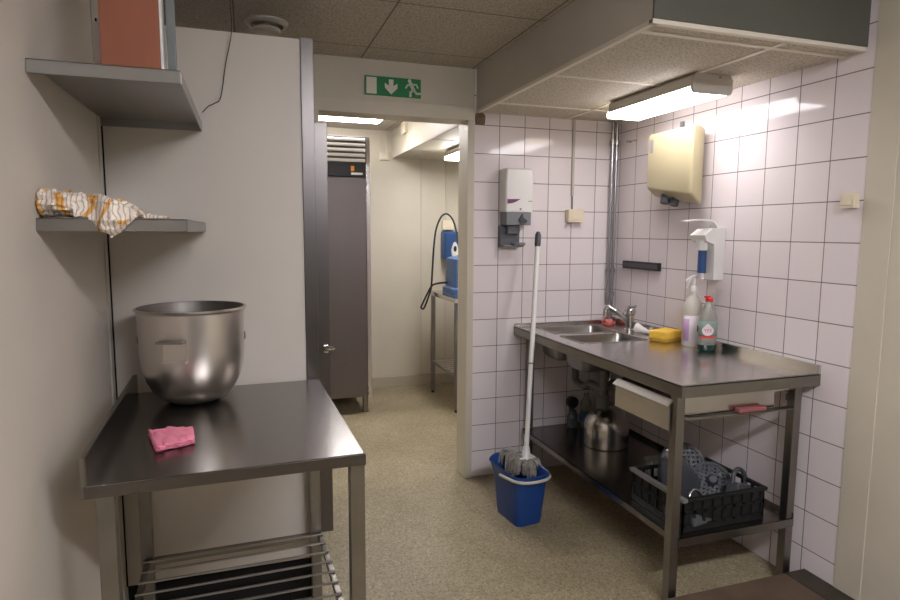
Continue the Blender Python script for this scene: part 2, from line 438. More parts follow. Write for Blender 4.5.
# round ceiling vent
t = thing('ceiling_vent', (-1.235, -.40, 2.235), 'round white disc air vent on the ceiling above the panel wall', 'vent')
m = MB(); m.lathe([(.088, .045), (.088, .038), (.074, .028), (.069, .028), (.067, .045)], (-1.235, -.40, 2.235), 40, cap0=False, cap1=False); m.build('rim', M['lampgrey'], t)
m = MB(); m.lathe([(.012, .044), (.012, .022), (.055, .018), (.058, .010), (.052, .002), (.03, 0)], (-1.235, -.40, 2.235), 40); m.build('disc', M['lampgrey'], t)

# ------------------------------------------------------------------ exit sign
t = thing('exit_sign', (-.6, -.006, 2.10), 'green emergency exit sign with down arrow and running figure above doorway', 'sign')
x0, x1, z0, z1 = -.748, -.453, 2.103, 2.197
BX('plate', 'green', t, x0, x1, -.0105, -.0005, z0, z1, bev=.001)
fy0, fy1 = -.0118, -.0100
BX('door_symbol', 'signwhite', t, x0+.008, x0+.06, fy0, fy1, z0+.006, z1-.007)
cx = -.612; m = MB()
m.prism([(cx-.012, z1-.012), (cx+.012, z1-.012), (cx+.012, z0+.05), (cx+.033, z0+.064), (cx+.033, z0+.04), (cx, z0+.008), (cx-.033, z0+.04), (cx-.033, z0+.064), (cx-.012, z0+.05)], 1, fy0, fy1)
m.build('arrow_symbol', M['signwhite'], t)
m = MB(); rx, rz = -.532, 2.103
def limb(pts, w):
    for (a, b), (c, d) in zip(pts, pts[1:]):
        v = Vector((c-a, d-b)); n = Vector((-v.y, v.x)).normalized()*w; e = v.normalized()*w*.6
        m.prism([(rx+a+n.x-e.x, rz+b+n.y-e.y), (rx+c+n.x+e.x, rz+d+n.y+e.y), (rx+c-n.x+e.x, rz+d-n.y+e.y), (rx+a-n.x-e.x, rz+b-n.y-e.y)], 1, fy0, fy1)
m.prism([(rx+.018+.0095*math.cos(k*PI/8), rz+.082+.0095*math.sin(k*PI/8)) for k in range(16)], 1, fy0, fy1)
limb([(.024, .068), (.040, .036)], .0095)
limb([(.028, .066), (.006, .06), (-.002, .046)], .0042)
limb([(.034, .066), (.054, .066), (.062, .05)], .0042)
limb([(.040, .036), (.022, .026), (.022, .006)], .0058)
limb([(.042, .036), (.056, .02), (.074, .022)], .0058)
m.build('running_figure', M['signwhite'], t)

# ------------------------------------------------------------------ cold-room door leaf
t = bpy.data.objects.new('door_1', None); COL.objects.link(t); t.location = (-1.073, -.5, .24); t['kind'] = 'structure'; t['label'] = 'grey steel door leaf on the side of the cold room, seen edge-on'
BX('leaf', 'strip', t, -1.0995, -1.053, -.885, -.12, .245, 1.80, bev=.002)
m = MB(); m.box(-1.082, -1.062, -.905, -.884, .955, .985, bev=.003); m.tube([(-1.075, -.90, .972), (-1.05, -.905, .972), (-1.040, -.905, .975)], .007, 8)
m.build('latch', M['chrome'], t)

# ------------------------------------------------------------------ wall shelves, left
def wall_shelf(z, h, label):
    x0, x1, y0, y1 = XL+.001, -1.472, -1.64, -.945
    t = thing('wall_shelf', ((x0+x1)/2, (y0+y1)/2, z), label, 'shelf')
    m = MB(); m.box(x0, x1, y0, y1, z+h-.004, z+h, bev=.0015)
    m.box(x0, x1, y0, y0+.004, z, z+h, bev=.0015); m.box(x1-.004, x1, y0, y1, z, z+h, bev=.0015); m.box(x0, x1, y1-.004, y1, z, z+h)
    m.build('shelf_board', M['shelf'], t)
    return t
SH1, SH2 = 1.738, 1.406
wall_shelf(SH1, .030, 'upper steel wall shelf with a brown board standing on it')
wall_shelf(SH2, .029, 'lower steel wall shelf with a patterned cloth lying on it')
z = SH1+.030
m = MB(); m.box(-1.656, -1.527, -1.51, -1.495, z, 2.17, bev=.002)
tag(m.build('wooden_board', M['board']), 'reddish brown board standing upright on upper wall shelf', 'board')
m = MB(); m.box(-1.527, -1.521, -1.512, -1.49, z, 2.16, bev=.001); m.box(-1.70, -1.655, -1.40, -1.394, z, 1.93, bev=.001)
tag(MB().box(-1.5275+.001, -1.5205, -1.512, -1.46, z, 2.16, bev=.001).build('paper_sheet', M['white']), 'thin white sheet standing right beside the brown board', 'sheet')
m.bm.free()
tag(MB().box(-1.69, -1.655, -1.40, -1.394, z, 1.925, bev=.001).build('paper_card', M['label']), 'pale card peeking out left of the brown board', 'card')
m = MB(); m.box(-1.514, -1.494, -1.49, -1.47, z, 2.2, bev=.002); m.box(-1.518, -1.49, -1.494, -1.466, z, z+.004)
tag(m.build('steel_post', M['post']), 'narrow steel post at right end of upper wall shelf', 'post')

# patterned towel: a bunched roll whose middle sags over the front lip
def towel(u, v):
    a = 2*PI*v
    x = XL+.003+.205*u
    top = SH2+.031
    sag = math.exp(-((u-.70)/.20)**2)
    cy = -1.585-.045*sag
    ry = .055+.012*math.sin(9*u); h = (.066-.030*u)*(1-.75*max(0, (u-.80)/.20)**1.5)
    n1 = noise.noise(Vector((u*9, 2.2*math.cos(a), 2.2*math.sin(a))))
    n2 = noise.noise(Vector((u*15, 5*math.cos(a), 5*math.sin(a)+4)))
    n3 = abs(noise.noise(Vector((u*3.2, 3*math.cos(a)+7, 3*math.sin(a)))))
    k = 1+.22*n1+.20*n2-.30*n3
    y = cy+ry*math.cos(a)*k*(1-.5*max(0, (u-.85)/.15))
    z = top+h*(.5+.5*math.sin(a)*k)
    if y > -1.636: z = max(z, top)
    elif sag > .05 and math.sin(a) < .2:       # hangs in front of the lip
        y = min(y, -1.648); z = top-.042*sag*(.2-math.sin(a))/1.2+.006*n2
    else: y = max(y, -1.70)
    return (x+.006*n2, y, z)
m = MB()
m.rings([[towel(i/56, j/40) for j in range(40)] for i in range(57)])
c1 = m
ptail = MB()
def tail(u, v):
    n = noise.noise(Vector((u*6, v*5, 9)))
    return (-1.60+.085*u, -1.60+.05*v-.01*u, SH2+.0315+.014*(1-u)*math.sin(PI*v)+abs(n)*.010*math.sin(PI*v))
c1.grid(tail, 20, 14)
tag(c1.build('patterned_cloth', M['towel']), 'white and orange patterned cloth bunched up on lower wall shelf', 'cloth')

# dangling cable on panel wall
m = MB(); m.tube(spline([(-1.372, -.945, CZ-.001), (-1.371, -.945, 2.169), (-1.369, -.945, 2.07), (-1.392, -.94, 1.96), (-1.41, -.938, 1.855), (-1.432, -.938, 1.832), (-1.45, -.938, 1.822), (-1.47, -.94, 1.80)], 6), .0016, 6)
tag(m.build('dangling_cable', M['greycable']), 'thin grey cable dangling from the ceiling down the white panel wall', 'cable')

# ------------------------------------------------------------------ left steel table
TZ = .87
t = thing('steel_table', (-1.39, -1.36, 0), 'stainless steel worktable with a rack of rods, bowl on top', 'table')
m = MB(); m.box(-1.696, -1.094, -1.758, -.958, TZ-.03, TZ, bev=.003); m.build('tabletop', M['steel_dark'], t)
BX('edge_trim', 'strip', t, -1.697, -1.092, -1.7605, -1.7575, TZ-.029, TZ-.002, bev=.001)
BX('upstand', 'steel_dark', t, -1.704, -1.690, -1.758, -.958, TZ-.03, TZ+.062, bev=.003)
for (xa, ya) in ((-1.679, -1.745), (-1.128, -1.745), (-1.70, -1.012), (-1.139, -1.012)):
    l = MB(); l.box(xa, xa+.036, ya, ya+.036, .02, TZ-.029, bev=.002); lg = l.build('leg', M['steel_leg'], t)
    f = MB(); f.lathe([(.014, 0), (.014, .012), (.010, .022)], (xa+.018, ya+.018, 0), 14); f.build('foot', M['black'], lg)
for xa in (-1.692, -1.115):
    BX('side_rail', 'steel_leg', t, xa, xa+.018, -1.72, -.99, .282, .300, bev=.002)
BX('back_rail', 'steel_leg', t, -1.67, -1.13, -.999, -.984, .275, .300, bev=.002)
y = -1.022
while y > -1.72:
    k = MB(); k.tube([(-1.693, y, .3035), (-1.098, y, .3035)], .004, 8); k.build('rod', M['rod'], t); y -= .0655
t.rotation_euler.z = .027
# mixing bowl
bx, by = -1.514, -1.115
t = thing('mixing_bowl', (bx, by, TZ), 'large steel mixing bowl standing on the left worktable', 'bowl')
H = .302
prof_o = [(.045, .0), (.068, .003), (.097, .017), (.121, .041), (.138, .074), (.149, .115), (.1535, .16), (.155, .21), (.1565, .290), (.162, .292), (.165, .297), (.162, .302), (.157, .302)]
prof_i = [(.157, .302), (.1535, .295), (.152, .21), (.150, .16), (.146, .117), (.135, .077), (.118, .044), (.095, .021), (.067, .008), (.02, .005), (.002, .005)]
m = MB(); m.lathe(prof_i, (bx, by, TZ), 64, cap0=False); m.build('interior', M['bowl_inner'], t)
m = MB(); m.lathe(prof_o, (bx, by, TZ), 64, cap1=False); m.build('body', M['bowl'], t)
X = Matrix.Translation((bx, by, TZ)) @ Matrix.Rotation(math.radians(-104), 4, 'Z')
def lug(ang, full):
    X = Matrix.Translation((bx, by, TZ)) @ Matrix.Rotation(math.radians(ang), 4, 'Z')
    m = MB()
    if full:
        m.box(.150, .160, -.034, .034, .158, .216, bev=.003, X=X)
        l = m.build('lug', M['bowl'], t)
        k = MB(); k.box(.152, .186, -.043, .034, .213, .220, bev=.002, X=X); k.build('lug_bar', M['steel_leg'], l)
        k = MB(); k.box(.152, .176, -.030, .036, .154, .160, bev=.002, X=X); k.build('lug_bar', M['bowl'], l); return
    m.box(.150, .160, -.012, .012, .19, .215, bev=.004, X=X)
    m.build('lug', M['steel_leg'], t)
lug(-104, True); lug(-182, False); lug(2, False)

def folded(corners, z, layers, amp, seed, wob=.008):
    """folded cloth: layered sheets of a quad joined along one edge"""
    A, B, C, D = [Vector((*c, 0)) for c in corners]
    n = 18
    def f(u, v):
        k = v*layers; i = min(int(k), layers-1); q = k-i
        if i % 2: q = 1-q
        p = (A*(1-u)+B*u)*(1-q)+(D*(1-u)+C*u)*q
        n1 = noise.noise(Vector((u*3.1, q*2.7, seed+i)))
        n2 = noise.noise(Vector((u*9, q*8, seed+7+i)))
        h = .003+i*.006+abs(n1)*amp*(.5+i*.5)+n2*amp*.25*i
        edge = math.exp(-(min(k-i, 1-(k-i))/.06)**2) if 0 < i or k > .5 else 0
        w = Vector((noise.noise(Vector((u*5, q*4, seed+3))), noise.noise(Vector((u*4, q*5, seed+9))), 0))*wob
        p = p+w; return (p.x, p.y, z+max(.002, h))
    m = MB(); m.grid(f, n, n*layers); return m
m = folded([(-1.604, -1.452), (-1.494, -1.466), (-1.482, -1.566), (-1.566, -1.606)], TZ, 3, .008, 2.2, .005)
tag(m.build('pink_cloth', M['pink'], solid=.003), 'folded pink cloth lying on the left steel worktable', 'cloth')

# ------------------------------------------------------------------ far room: fridge, table, machine
t = thing('upright_fridge', (-.74, 1.75, 0), 'tall stainless steel upright fridge in the far room', 'fridge')
BX('side_frame', 'steel', t, -.477, -.445, 1.420, 1.442, .13, 2.085, bev=.003)
BX('cabinet', 'steel_fridge', t, -1.04, -.445, 1.44, 2.08, .13, 2.11, bev=.004)
d = BX('door', 'steel_fridge', t, -1.01, -.482, 1.405, 1.438, .135, 1.805, bev=.006)
m = MB(); m.tube([(-.965, 1.38, 1.0), (-.965, 1.38, 1.25)], .01, 10); m.tube([(-.965, 1.405, 1.01), (-.965, 1.38, 1.01)], .007, 8); m.tube([(-.965, 1.405, 1.24), (-.965, 1.38, 1.24)], .007, 8)
m.build('handle', M['chrome'], d)
c = BX('control_panel', 'black', t, -1.01, -.482, 1.410, 1.438, 1.812, 1.912, bev=.004)
BX('lamp_button', 'orange', c, -.592, -.567, 1.406, 1.4105, 1.852, 1.89, bev=.001)
BX('display', 'white', c, -.59, -.505, 1.406, 1.4105, 1.826, 1.842, bev=.001)
g = BX('grille', 'steel_dark', t, -1.01, -.482, 1.432, 1.441, 1.915, 2.105, bev=.002)
for i in range(5):
    zz = 1.92+i*.0375
    k = MB(); k.prism([(1.408, zz+.006), (1.411, zz), (1.433, zz+.004), (1.433, zz+.026), (1.411, zz+.022)], 0, -1.008, -.484); k.build('slat', M['white'], g)
for zz in (.16, .20, 1.70, 1.76):
    BX('hinge', 'black', t, -.484, -.474, 1.412, 1.43, zz-.012, zz+.012, bev=.003)
for xx in (-1.0, -.49):
    for yy in (1.47, 2.03):
        k = MB(); k.lathe([(.028, 0), (.028, .01), (.022, .012), (.022, .131)], (xx, yy, 0), 16); k.build('leg', M['steel_leg'], t)

t = thing('steel_table', (.5, 1.55, 0), 'steel side table with slatted lower shelf in the far room behind the door jamb', 'table')
BX('tabletop', 'steel', t, .158, .85, 1.2, 1.9, .865, .9, bev=.003)
for xa in (.168, .80):
    for ya in (1.215, 1.85):
        l = BX('leg', 'steel_leg', t, xa, xa+.035, ya, ya+.035, .02, .866, bev=.002)
        f = MB(); f.lathe([(.015, 0), (.015, .012), (.010, .022)], (xa+.0175, ya+.0175, 0), 12); f.build('foot', M['black'], l)
for xa in (.172, .812): BX('side_rail', 'steel_leg', t, xa, xa+.02, 1.23, 1.87, .27, .29, bev=.002)
for i in range(9): BX('slat', 'steel', t, .175, .828, 1.245+i*.074, 1.245+i*.074+.03, .289, .297, bev=.002)

t = thing('dispenser', (.41, 2.1, 1.16), 'dark blue wall dispenser with white oval spout on the far wall', 'dispenser')
m = MB(); m.rings([rrect(.338, .50, 2.02, 2.151, .02, zz) for zz in (1.168, 1.18, 1.30, 1.395)]+[rrect(.345, .493, 2.04, 2.15, .02, 1.412)]); m.build('body', M['blue'], t)
m = MB()
k = []
for i in range(24):
    a = 2*PI*i/24; k.append((.432+.034*math.cos(a)*(1 if math.sin(a) < 0 else (1-.35*math.sin(a))), 1.245+.075*math.sin(a)))
m.prism(k, 1, 2.008, 2.021); sp = m.build('spout_surround', M['white'], t)
m = MB(); m.prism([(.432+.014*math.cos(2*PI*i/16), 1.258+.026*math.sin(2*PI*i/16)) for i in range(16)], 1, 2.004, 2.0085); m.build('push_button', M['black'], sp)

t = thing('blue_machine', (.36, 1.55, .9), 'light blue moulded machine standing on the far room side table', 'machine')
m = MB(); m.rings([rrect(.215, .52, 1.40, 1.72, .03, .901), rrect(.215, .52, 1.40, 1.72, .03, .95), rrect(.235, .50, 1.42, 1.70, .03, .962), rrect(.24, .495, 1.43, 1.69, .03, 1.19), rrect(.26, .48, 1.45, 1.67, .03, 1.205)])
m.build('body', M['bluelt'], t)
BX('plate', 'greyp', t, .255, .305, 1.422, 1.432, 1.08, 1.15, bev=.002)
BX('cap', 'white', t, .285, .345, 1.5, 1.56, 1.203, 1.225, bev=.006)
CORD = [(.23, 1.62, .99), (.19, 1.74, .975), (.15, 1.79, .95), (.11, 1.81, .87), (.07, 1.81, .79), (.06, 1.81, .765), (.085, 1.805, .76), (.125, 1.80, .86), (.148, 1.80, .94), (.158, 1.80, 1.10), (.17, 1.80, 1.28), (.19, 1.80, 1.43), (.235, 1.80, 1.535), (.286, 1.80, 1.56), (.335, 1.79, 1.51), (.36, 1.76, 1.40), (.37, 1.70, 1.205)]
m = MB()
m.tube(spline(CORD or [(.225, 1.62, .99), (.12, 1.74, .97), (.02, 1.80, .87), (-.04, 1.82, .76), (-.06, 1.82, .73), (-.05, 1.81, .76), (.02, 1.80, .90), (.08, 1.80, 1.1), (.1, 1.8, 1.3), (.14, 1.8, 1.42), (.22, 1.79, 1.455), (.29, 1.78, 1.40), (.33, 1.76, 1.28), (.36, 1.70, 1.205)], 6), .008, 8)
m.build('power_cord', M['cable'], t)

def switch(x, z, y, w, h, d, name, label, facing='y', m_='beige'):
    t = thing(name, (x, y, z-h/2), label, 'switch')
    if facing == 'y':
        BX('case', m_, t, x-w/2, x+w/2, y-d, y, z-h/2, z+h/2, bev=.004); BX('rocker', m_, t, x-w*.3, x+w*.3, y-d-.004, y-d+.001, z-h*.3, z+h*.3, bev=.002)
    else:
        BX('case', m_, t, y-d, y, x-w/2, x+w/2, z-h/2, z+h/2, bev=.004); BX('rocker', m_, t, y-d-.004, y-d+.001, x-w*.3, x+w*.3, z-h*.3, z+h*.3, bev=.002)
    return t
s = switch(.40, 1.47, YF, .10, .085, .04, 'wall_socket', 'beige wall socket above the blue dispenser on the far wall')
BX('conduit', 'cream', s, .385, .395, YF-.008, YF, 1.51, 2.05)
s = switch(-.18, 2.06, YF, .075, .07, .03, 'junction_box', 'small cream junction box high on the far wall right of the fridge', m_='cream')
BX('conduit', 'cream', s, -.215, -.20, YF-.012, YF, 2.09, CZ)
BX('conduit', 'cream', s, -.16, -.145, YF-.012, YF, 2.09, CZ)
t = thing('sensor', (-.113, 1.66, 2.19), 'small beige sensor on the side of the far room lowered ceiling', 'sensor')
ys = 1.60
BX('case', 'beige', t, -.135, -.1095, ys, ys+.12, 2.185, 2.275, bev=.004); BX('lens', 'white', t, -.138, -.133, ys+.02, ys+.06, 2.20, 2.23, bev=.002)

# ------------------------------------------------------------------ back tiled wall fittings
t = thing('soap_dispenser', (.083, -.05, 1.32), 'white soap dispenser with purple mark and grey drip cup on tiles', 'dispenser')
m = MB(); m.rings([rrect(.0, .165, -.10, .002, .012, 1.52), rrect(.0, .165, -.10, .002, .012, 1.715), rrect(.002, .163, -.097, 0, .014, 1.748), rrect(.012, .153, -.085, 0, .014, 1.757)])
b = m.build('body', M['white'], t)
m = MB(); m.prism([(.008, 1.588), (.088, 1.59), (.06, 1.575), (.04, 1.567), (.01, 1.563)], 1, -.1012, -.0995); m.build('printed_wedge', M['purple'], b)
BX('printed_line', 'greyp', b, .135, .157, -.1010, -.0995, 1.577, 1.581)
m = MB(); m.tube([(.088, -.102, 1.535), (.088, -.099, 1.535)], .006, 12); m.build('lock', M['greyp'], b)
gb = MB(); gb.box(.008, .155, -.097, -.01, 1.448, 1.519, bev=.004); g = gb.build('dosing_block', M['greyp'], t)
m = MB(); m.prism([(.075, 1.475), (.098, 1.51), (.104, 1.488), (.128, 1.473), (.12, 1.458), (.09, 1.46)], 1, -.108, -.096); m.build('dial', M['dgrey'], g)
m = MB(); m.box(.0, .118, -.03, 0, 1.325, 1.445, bev=.004); m.box(.03, .105, -.062, -.028, 1.40, 1.447, bev=.005); m.build('bracket', M['midgrey'], t)
m = MB(); m.lathe([(.028, 0), (.036, .006), (.038, .02), (.034, .02), (.03, .008)], (.095, -.068, 1.332), 24); m.box(.005, .12, -.07, -.02, 1.328, 1.338, bev=.003); m.build('drip_cup', M['greyp'], t)

s = switch(.468, 1.505, 0, .10, .075, .042, 'light_switch', 'cream light switch with a conduit on the back tiled wall')
BX('conduit', 'soffit', s, .450, .464, -.014, 0, 1.62, SZ)
m = MB(); m.tube([(.458, -.008, 1.63), (.46, -.008, 1.54)], .004, 8); m.build('cable', M['greyp'], s)
s = switch(-1.515, 1.53, W, .055, .055, .03, 'wall_switch', 'beige switch at the right end of the tiled wall', 'x')

t = thing('water_pipes', (.70, -.035, .87), 'pair of chrome water pipes running up the tiled corner', 'pipes')
for xx in (.698, .726):
    m = MB(); m.tube([(xx, -.035, .872), (xx, -.035, SZ)], .009, 14); m.build('pipe', M['pipe'], t)
for zz in (1.93, 1.185, 1.045):
    m = MB()
    for xx in (.698, .726): m.lathe([(.009, -.014), (.0155, -.012), (.0155, .012), (.009, .014)], (xx, -.035, zz), 16)
    m.box(.698, .726, -.04, -.03, zz-.008, zz+.008); m.tube([(.712, -.035, zz), (.712, -.0005, zz)], .005, 8)
    m.build('pipe_clamp', M['pipe'], t)
m = MB(); m.tube([(W-.03, -.135, 1.925), (W+.0, -.135, 1.925)], .007, 10); m.tube([(W-.016, -.19, 1.925), (W, -.19, 1.925)], .005, 8); m.tube([(W-.012, -.135, 1.925), (W-.012, -.19, 1.925)], .003, 6)
tag(m.build('wall_hook', M['chrome']), 'small chrome wall hook right of the pipes', 'hook')

t = thing('knife_rack', (W-.02, -.29, 1.2), 'black magnetic knife bar on the right tiled wall', 'knife rack')
BX('bar', 'black', t, W-.024, W+.002, -.45, -.13, 1.206, 1.250, bev=.002)
BX('magnet_strip', 'dgrey', t, W-.026, W-.0235, -.448, -.132, 1.217, 1.239, bev=.0005)

# hand dryer
t = thing('hand_dryer', (.69, -.64, 1.55), 'aged ivory hand dryer on the right tiled wall', 'hand dryer')
m = MB()
y0, y1 = -.80, -.452
def ring(x, a, b, zb, zt, r=.025):
    return [(x, p[0], p[1]) for p in [(q[0], q[1]) for q in rrect(a, b, zb, zt, r, 0)]]
m.rings([ring(W, y0+.07, y1-.05, 1.60, 1.885, .014), ring(W-.05, y0+.012, y1-.012, 1.545, 1.902, .014), ring(W-.075, y0+.004, y1-.004, 1.552, 1.912, .016), ring(W-.104, y0, y1, 1.578, 1.912, .018), ring(W-.115, y0+.004, y1-.004, 1.586, 1.908, .016), ring(W-.119, y0+.014, y1-.014, 1.597, 1.898, .014)])
for v in m.bm.verts:   # lower edge rises towards the far end
    if v.co.z < 1.70: v.co.z += (v.co.y-y0)/(y1-y0)*.05
cv = m.build('cover', M['ivory'], t)
BX('sensor_window', 'greyp', cv, W-.1205, W-.116, -.500, -.478, 1.815, 1.88, bev=.001)
m = MB(); m.tube([(W-.065, -.56, 1.62), (W-.080, -.565, 1.558)], [.03, .026], 18); m.tube([(W-.06, -.62, 1.60), (W-.075, -.625, 1.545)], [.022, .02], 14)
m.build('nozzle', M['dgrey'], t)
m = MB(); m.box(W-.012, W, -.585, -.562, 1.935, 1.965, bev=.002)
tag(m.build('wall_clip', M['greyp']), 'tiny grey clip on the tiles above the hand dryer', 'clip')

# elbow soap dispenser
t = thing('elbow_dispenser', (.70, -.85, 1.18), 'white elbow-lever soap dispenser on tiles above the bottles', 'dispenser')
m = MB(); m.prism([(W, 1.195), (W-.055, 1.195), (W-.06, 1.36), (W-.105, 1.375), (W-.115, 1.40), (W-.075, 1.43), (W, 1.435)], 1, -.90, -.80)
m.build('housing', M['white'], t)
m = MB(); m.rings([[(W-.082+.019*math.cos(2*PI*i/16), -.85+.019*math.sin(2*PI*i/16), zz) for i in range(16)] for zz in (1.225, 1.33)]); m.build('bottle', M['blue'], t)
m = MB(); m.lathe([(.012, 0), (.014, .03)], (W-.082, -.85, 1.196), 12); m.build('nozzle', M['white'], t)
m = MB(); m.lathe([(.024, 0), (.03, .045)], (W-.085, -.85, 1.331), 16); m.build('pump_head', M['white'], t)
pts = [(W-.02, -.93+.0, 1.425), (W-.03, -.90, 1.452), (W-.06, -.87, 1.468), (W-.12, -.855, 1.472), (W-.215, -.855, 1.462)]
m = MB()
P = spline([(W-.02, 1.425), (W-.035, 1.452), (W-.07, 1.468), (W-.13, 1.468), (W-.225, 1.458)] and [(W-.02, 0, 1.425), (W-.035, 0, 1.455), (W-.07, 0, 1.470), (W-.13, 0, 1.470), (W-.205, 0, 1.462)], 5)
up = [(p.x, p.z+.003) for p in P]; dn = [(p.x, p.z-.003) for p in reversed(P)]
m.rings([[(x, -.875, zz) for x, zz in up+dn], [(x, -.835, zz) for x, zz in up+dn]]); m.build('lever', M['white'], t)

# ------------------------------------------------------------------ sink counter
CX0, CX1, CY0, CY1 = .105, W-.001, -1.44, -.001
t = thing('sink_counter', (.43, -.72, 0), 'stainless steel double sink counter with lower shelf against tiled walls', 'sink counter')
s1 = (.215, .585, -.315, -.085); s2 = (.205, .575, -.60, -.37)
m = MB()
ht = .004
def top(x0, x1, y0, y1): m.box(x0, x1, y0, y1, TZ-ht, TZ)
top(CX0, s2[0], CY0, CY1); top(s1[1], CX1, CY0, CY1)
top(s2[0], s1[1], CY0, s2[2]); top(s2[0], s1[1], s2[3], s1[2]); top(s2[0], s1[1], s1[3], CY1)
top(s2[1], s1[1], s2[2], s2[3]); top(s2[0], s1[0], s1[2], s1[3])
m.build('worktop', M['steel'], t)
m = MB(); m.box(CX0, CX0+.012, CY0, CY1, TZ-.045, TZ+.0012, bev=.001); m.box(CX0+.012, CX1, CY0, CY0+.012, TZ-.045, TZ+.0012, bev=.001)
m.build('front_edge', M['steel_leg'], t)
BX('upstand', 'steel', t, W-.016, W-.001, CY0, CY1, TZ-.002, TZ+.036, bev=.002)
BX('upstand', 'steel', t, CX0, CX1, -.016, -.001, TZ-.002, TZ+.018, bev=.002)
for (x0, x1, y0, y1) in (s1, s2):
    m = MB()
    m.rings([rrect(x0-.008, x1+.008, y0-.008, y1+.008, .02, TZ+.0005), rrect(x0+.004, x1-.004, y0+.004, y1-.004, .045, TZ+.0008), rrect(x0+.008, x1-.008, y0+.008, y1-.008, .045, TZ-.012),
             rrect(x0+.014, x1-.014, y0+.014, y1-.014, .045, TZ-.13), rrect(x0+.03, x1-.03, y0+.03, y1-.03, .04, TZ-.152), rrect((x0+x1)/2-.03, (x0+x1)/2+.03, (y0+y1)/2-.03, (y0+y1)/2+.03, .028, TZ-.158)], False, True)
    bs = m.build('basin', M['basin'], t, solid=.002)
    k = MB(); k.lathe([(.028, 0), (.03, .003), (.02, .004), (.018, .001)], ((x0+x1)/2, (y0+y1)/2, TZ-.157), 20); k.build('drain', M['chrome'], bs)
for (xa, ya) in ((.118, -1.402), (.672, -1.402), (.17, -.07), (.672, -.07)):
    l = BX('leg', 'steel_leg', t, xa, xa+.037, ya, ya+.037, .018, TZ-.004, bev=.003)
    f = MB(); f.lathe([(.018, 0), (.018, .01), (.014, .02)], (xa+.0185, ya+.0185, 0), 14); f.build('foot', M['black'], l)
m = MB(); m.box(.15, .70, -1.41, -.05, .272, .278); m.box(.15, .153, -1.41, -.05, .245, .278, bev=.001); m.box(.15, .70, -1.411, -1.406, .245, .278, bev=.001); m.box(.697, .70, -1.41, -.05, .272, .30, bev=.001)
m.build('lower_shelf', M['steel_dark'], t)
# apron plate, drawer and runner
BX('apron', 'steel', t, .152, .672, -1.385, -1.379, .80, TZ-.003, bev=.001)
m = MB(); m.box(.125, .60, -1.372, -1.368, .735, .81); m.box(.125, .60, -1.045, -1.041, .735, .81); m.box(.125, .60, -1.372, -1.041, .735, .739)
dr = m.build('drawer', M['steel'], t)
m = MB(); m.prism([(.106, .688), (.112, .688), (.114, .785), (.108, .785)], 1, -1.375, -1.03); m.build('drawer_front', M['steel'], dr)
m = MB(); m.prism([(.092, .784), (.096, .780), (.122, .800), (.118, .805)], 1, -1.378, -1.028); m.build('drawer_lip', M['bright'], dr)
BX('runner', 'steel_leg', t, .157, .665, -1.404, -1.374, .727, .733, bev=.001)
BX('runner', 'steel_leg', t, .13, .14, -1.37, -1.03, .815, .84)
m = MB(); m.box(.405, .535, -1.402, -1.376, .7335, .752, bev=.004)
pk = m.build('packet', M['packet']); tag(pk, 'small red packet tucked on the runner below the drawer', 'packet')
# waste pipes
m = MB()
m.tube(spline([(.40, -.20, TZ-.158), (.40, -.20, .62), (.40, -.21, .58), (.40, -.30, .57), (.40, -.36, .60), (.40, -.40, .60), (.40, -.485, .60)], 5), .02, 12)
m.tube([(.40, -.485, TZ-.158), (.40, -.485, .56)], .02, 12); m.lathe([(.03, 0), (.034, .01), (.034, .06), (.022, .07)], (.40, -.485, .50), 18)
m.tube(spline([(.40, -.485, .60), (.46, -.45, .61), (.55, -.38, .60), (.64, -.32, .55), (.71, -.30, .5), (.745, -.30, .5)], 5), .018, 12)
m.build('waste_pipe', M['pvc'], t)
m = MB(); m.tube(spline([(.62, -.25, TZ-.01), (.60, -.28, .70), (.56, -.30, .58), (.58, -.25, .50), (.66, -.16, .52), (.70, -.05, .6)], 6), .006, 8); m.build('supply_hose', M['chrome'], t)
m = MB(); m.tube([(W-.02, -1.315, .745), (W, -1.315, .745)], .008, 10); m.box(W-.018, W-.001, -1.33, -1.30, .732, .76, bev=.002)
m.build('wall_fixing', M['steel_leg'], t)

# tap
tx, ty = .672, -.305
t = thing('mixer_tap', (tx, ty, TZ), 'chrome mixer tap behind the sink basins', 'tap')
m = MB(); m.lathe([(.03, 0), (.03, .006), (.024, .012), (.0245, .085), (.031, .092), (.032, .112), (.026, .128), (.012, .136)], (tx, ty, TZ), 24); m.build('body', M['chrome'], t)
m = MB(); m.tube(spline([(tx-.01, ty+.004, TZ+.055), (tx-.045, ty+.022, TZ+.085), (tx-.085, ty+.045, TZ+.118), (tx-.105, ty+.058, TZ+.125), (tx-.116, ty+.066, TZ+.108), (tx-.118, ty+.067, TZ+.075)], 5), [.0165]*10+[.0135]*16, 14); m.build('spout', M['chrome'], t)
m = MB(); m.tube([(tx, ty, TZ+.122), (tx+.0, ty-.05, TZ+.14)], [.012, .007], 12); m.build('lever', M['chrome'], t)
m = folded([(.632, -.075), (.70, -.035), (.712, -.11), (.645, -.145)], TZ, 3, .014, 5.5, .01)
tag(m.build('salmon_cloth', M['salmon'], solid=.003), 'crumpled salmon pink cloth beside the tap on the sink rim', 'cloth')

# scrubbing brush
t = thing('dish_brush', (.66, -.47, TZ), 'white dish brush lying behind the yellow sponge', 'brush')
hx, hy = .672, -.44
A = Vector((hx, hy, TZ+.02)); d = Vector((-.35, .92, .2)).normalized()
m = MB(); m.tube([A, A+d*.012, A+d*.05], [.012, .014, .027], 16); m.build('bristles', M['white'], t)
m = MB(); m.tube([A+d*.004, A-d*.02, A-d*.045-Vector((0, 0, .0)), A-d*.085-Vector((0, 0, -.006))], [.015, .009, .007, .008], 12); m.build('handle', M['white'], t)

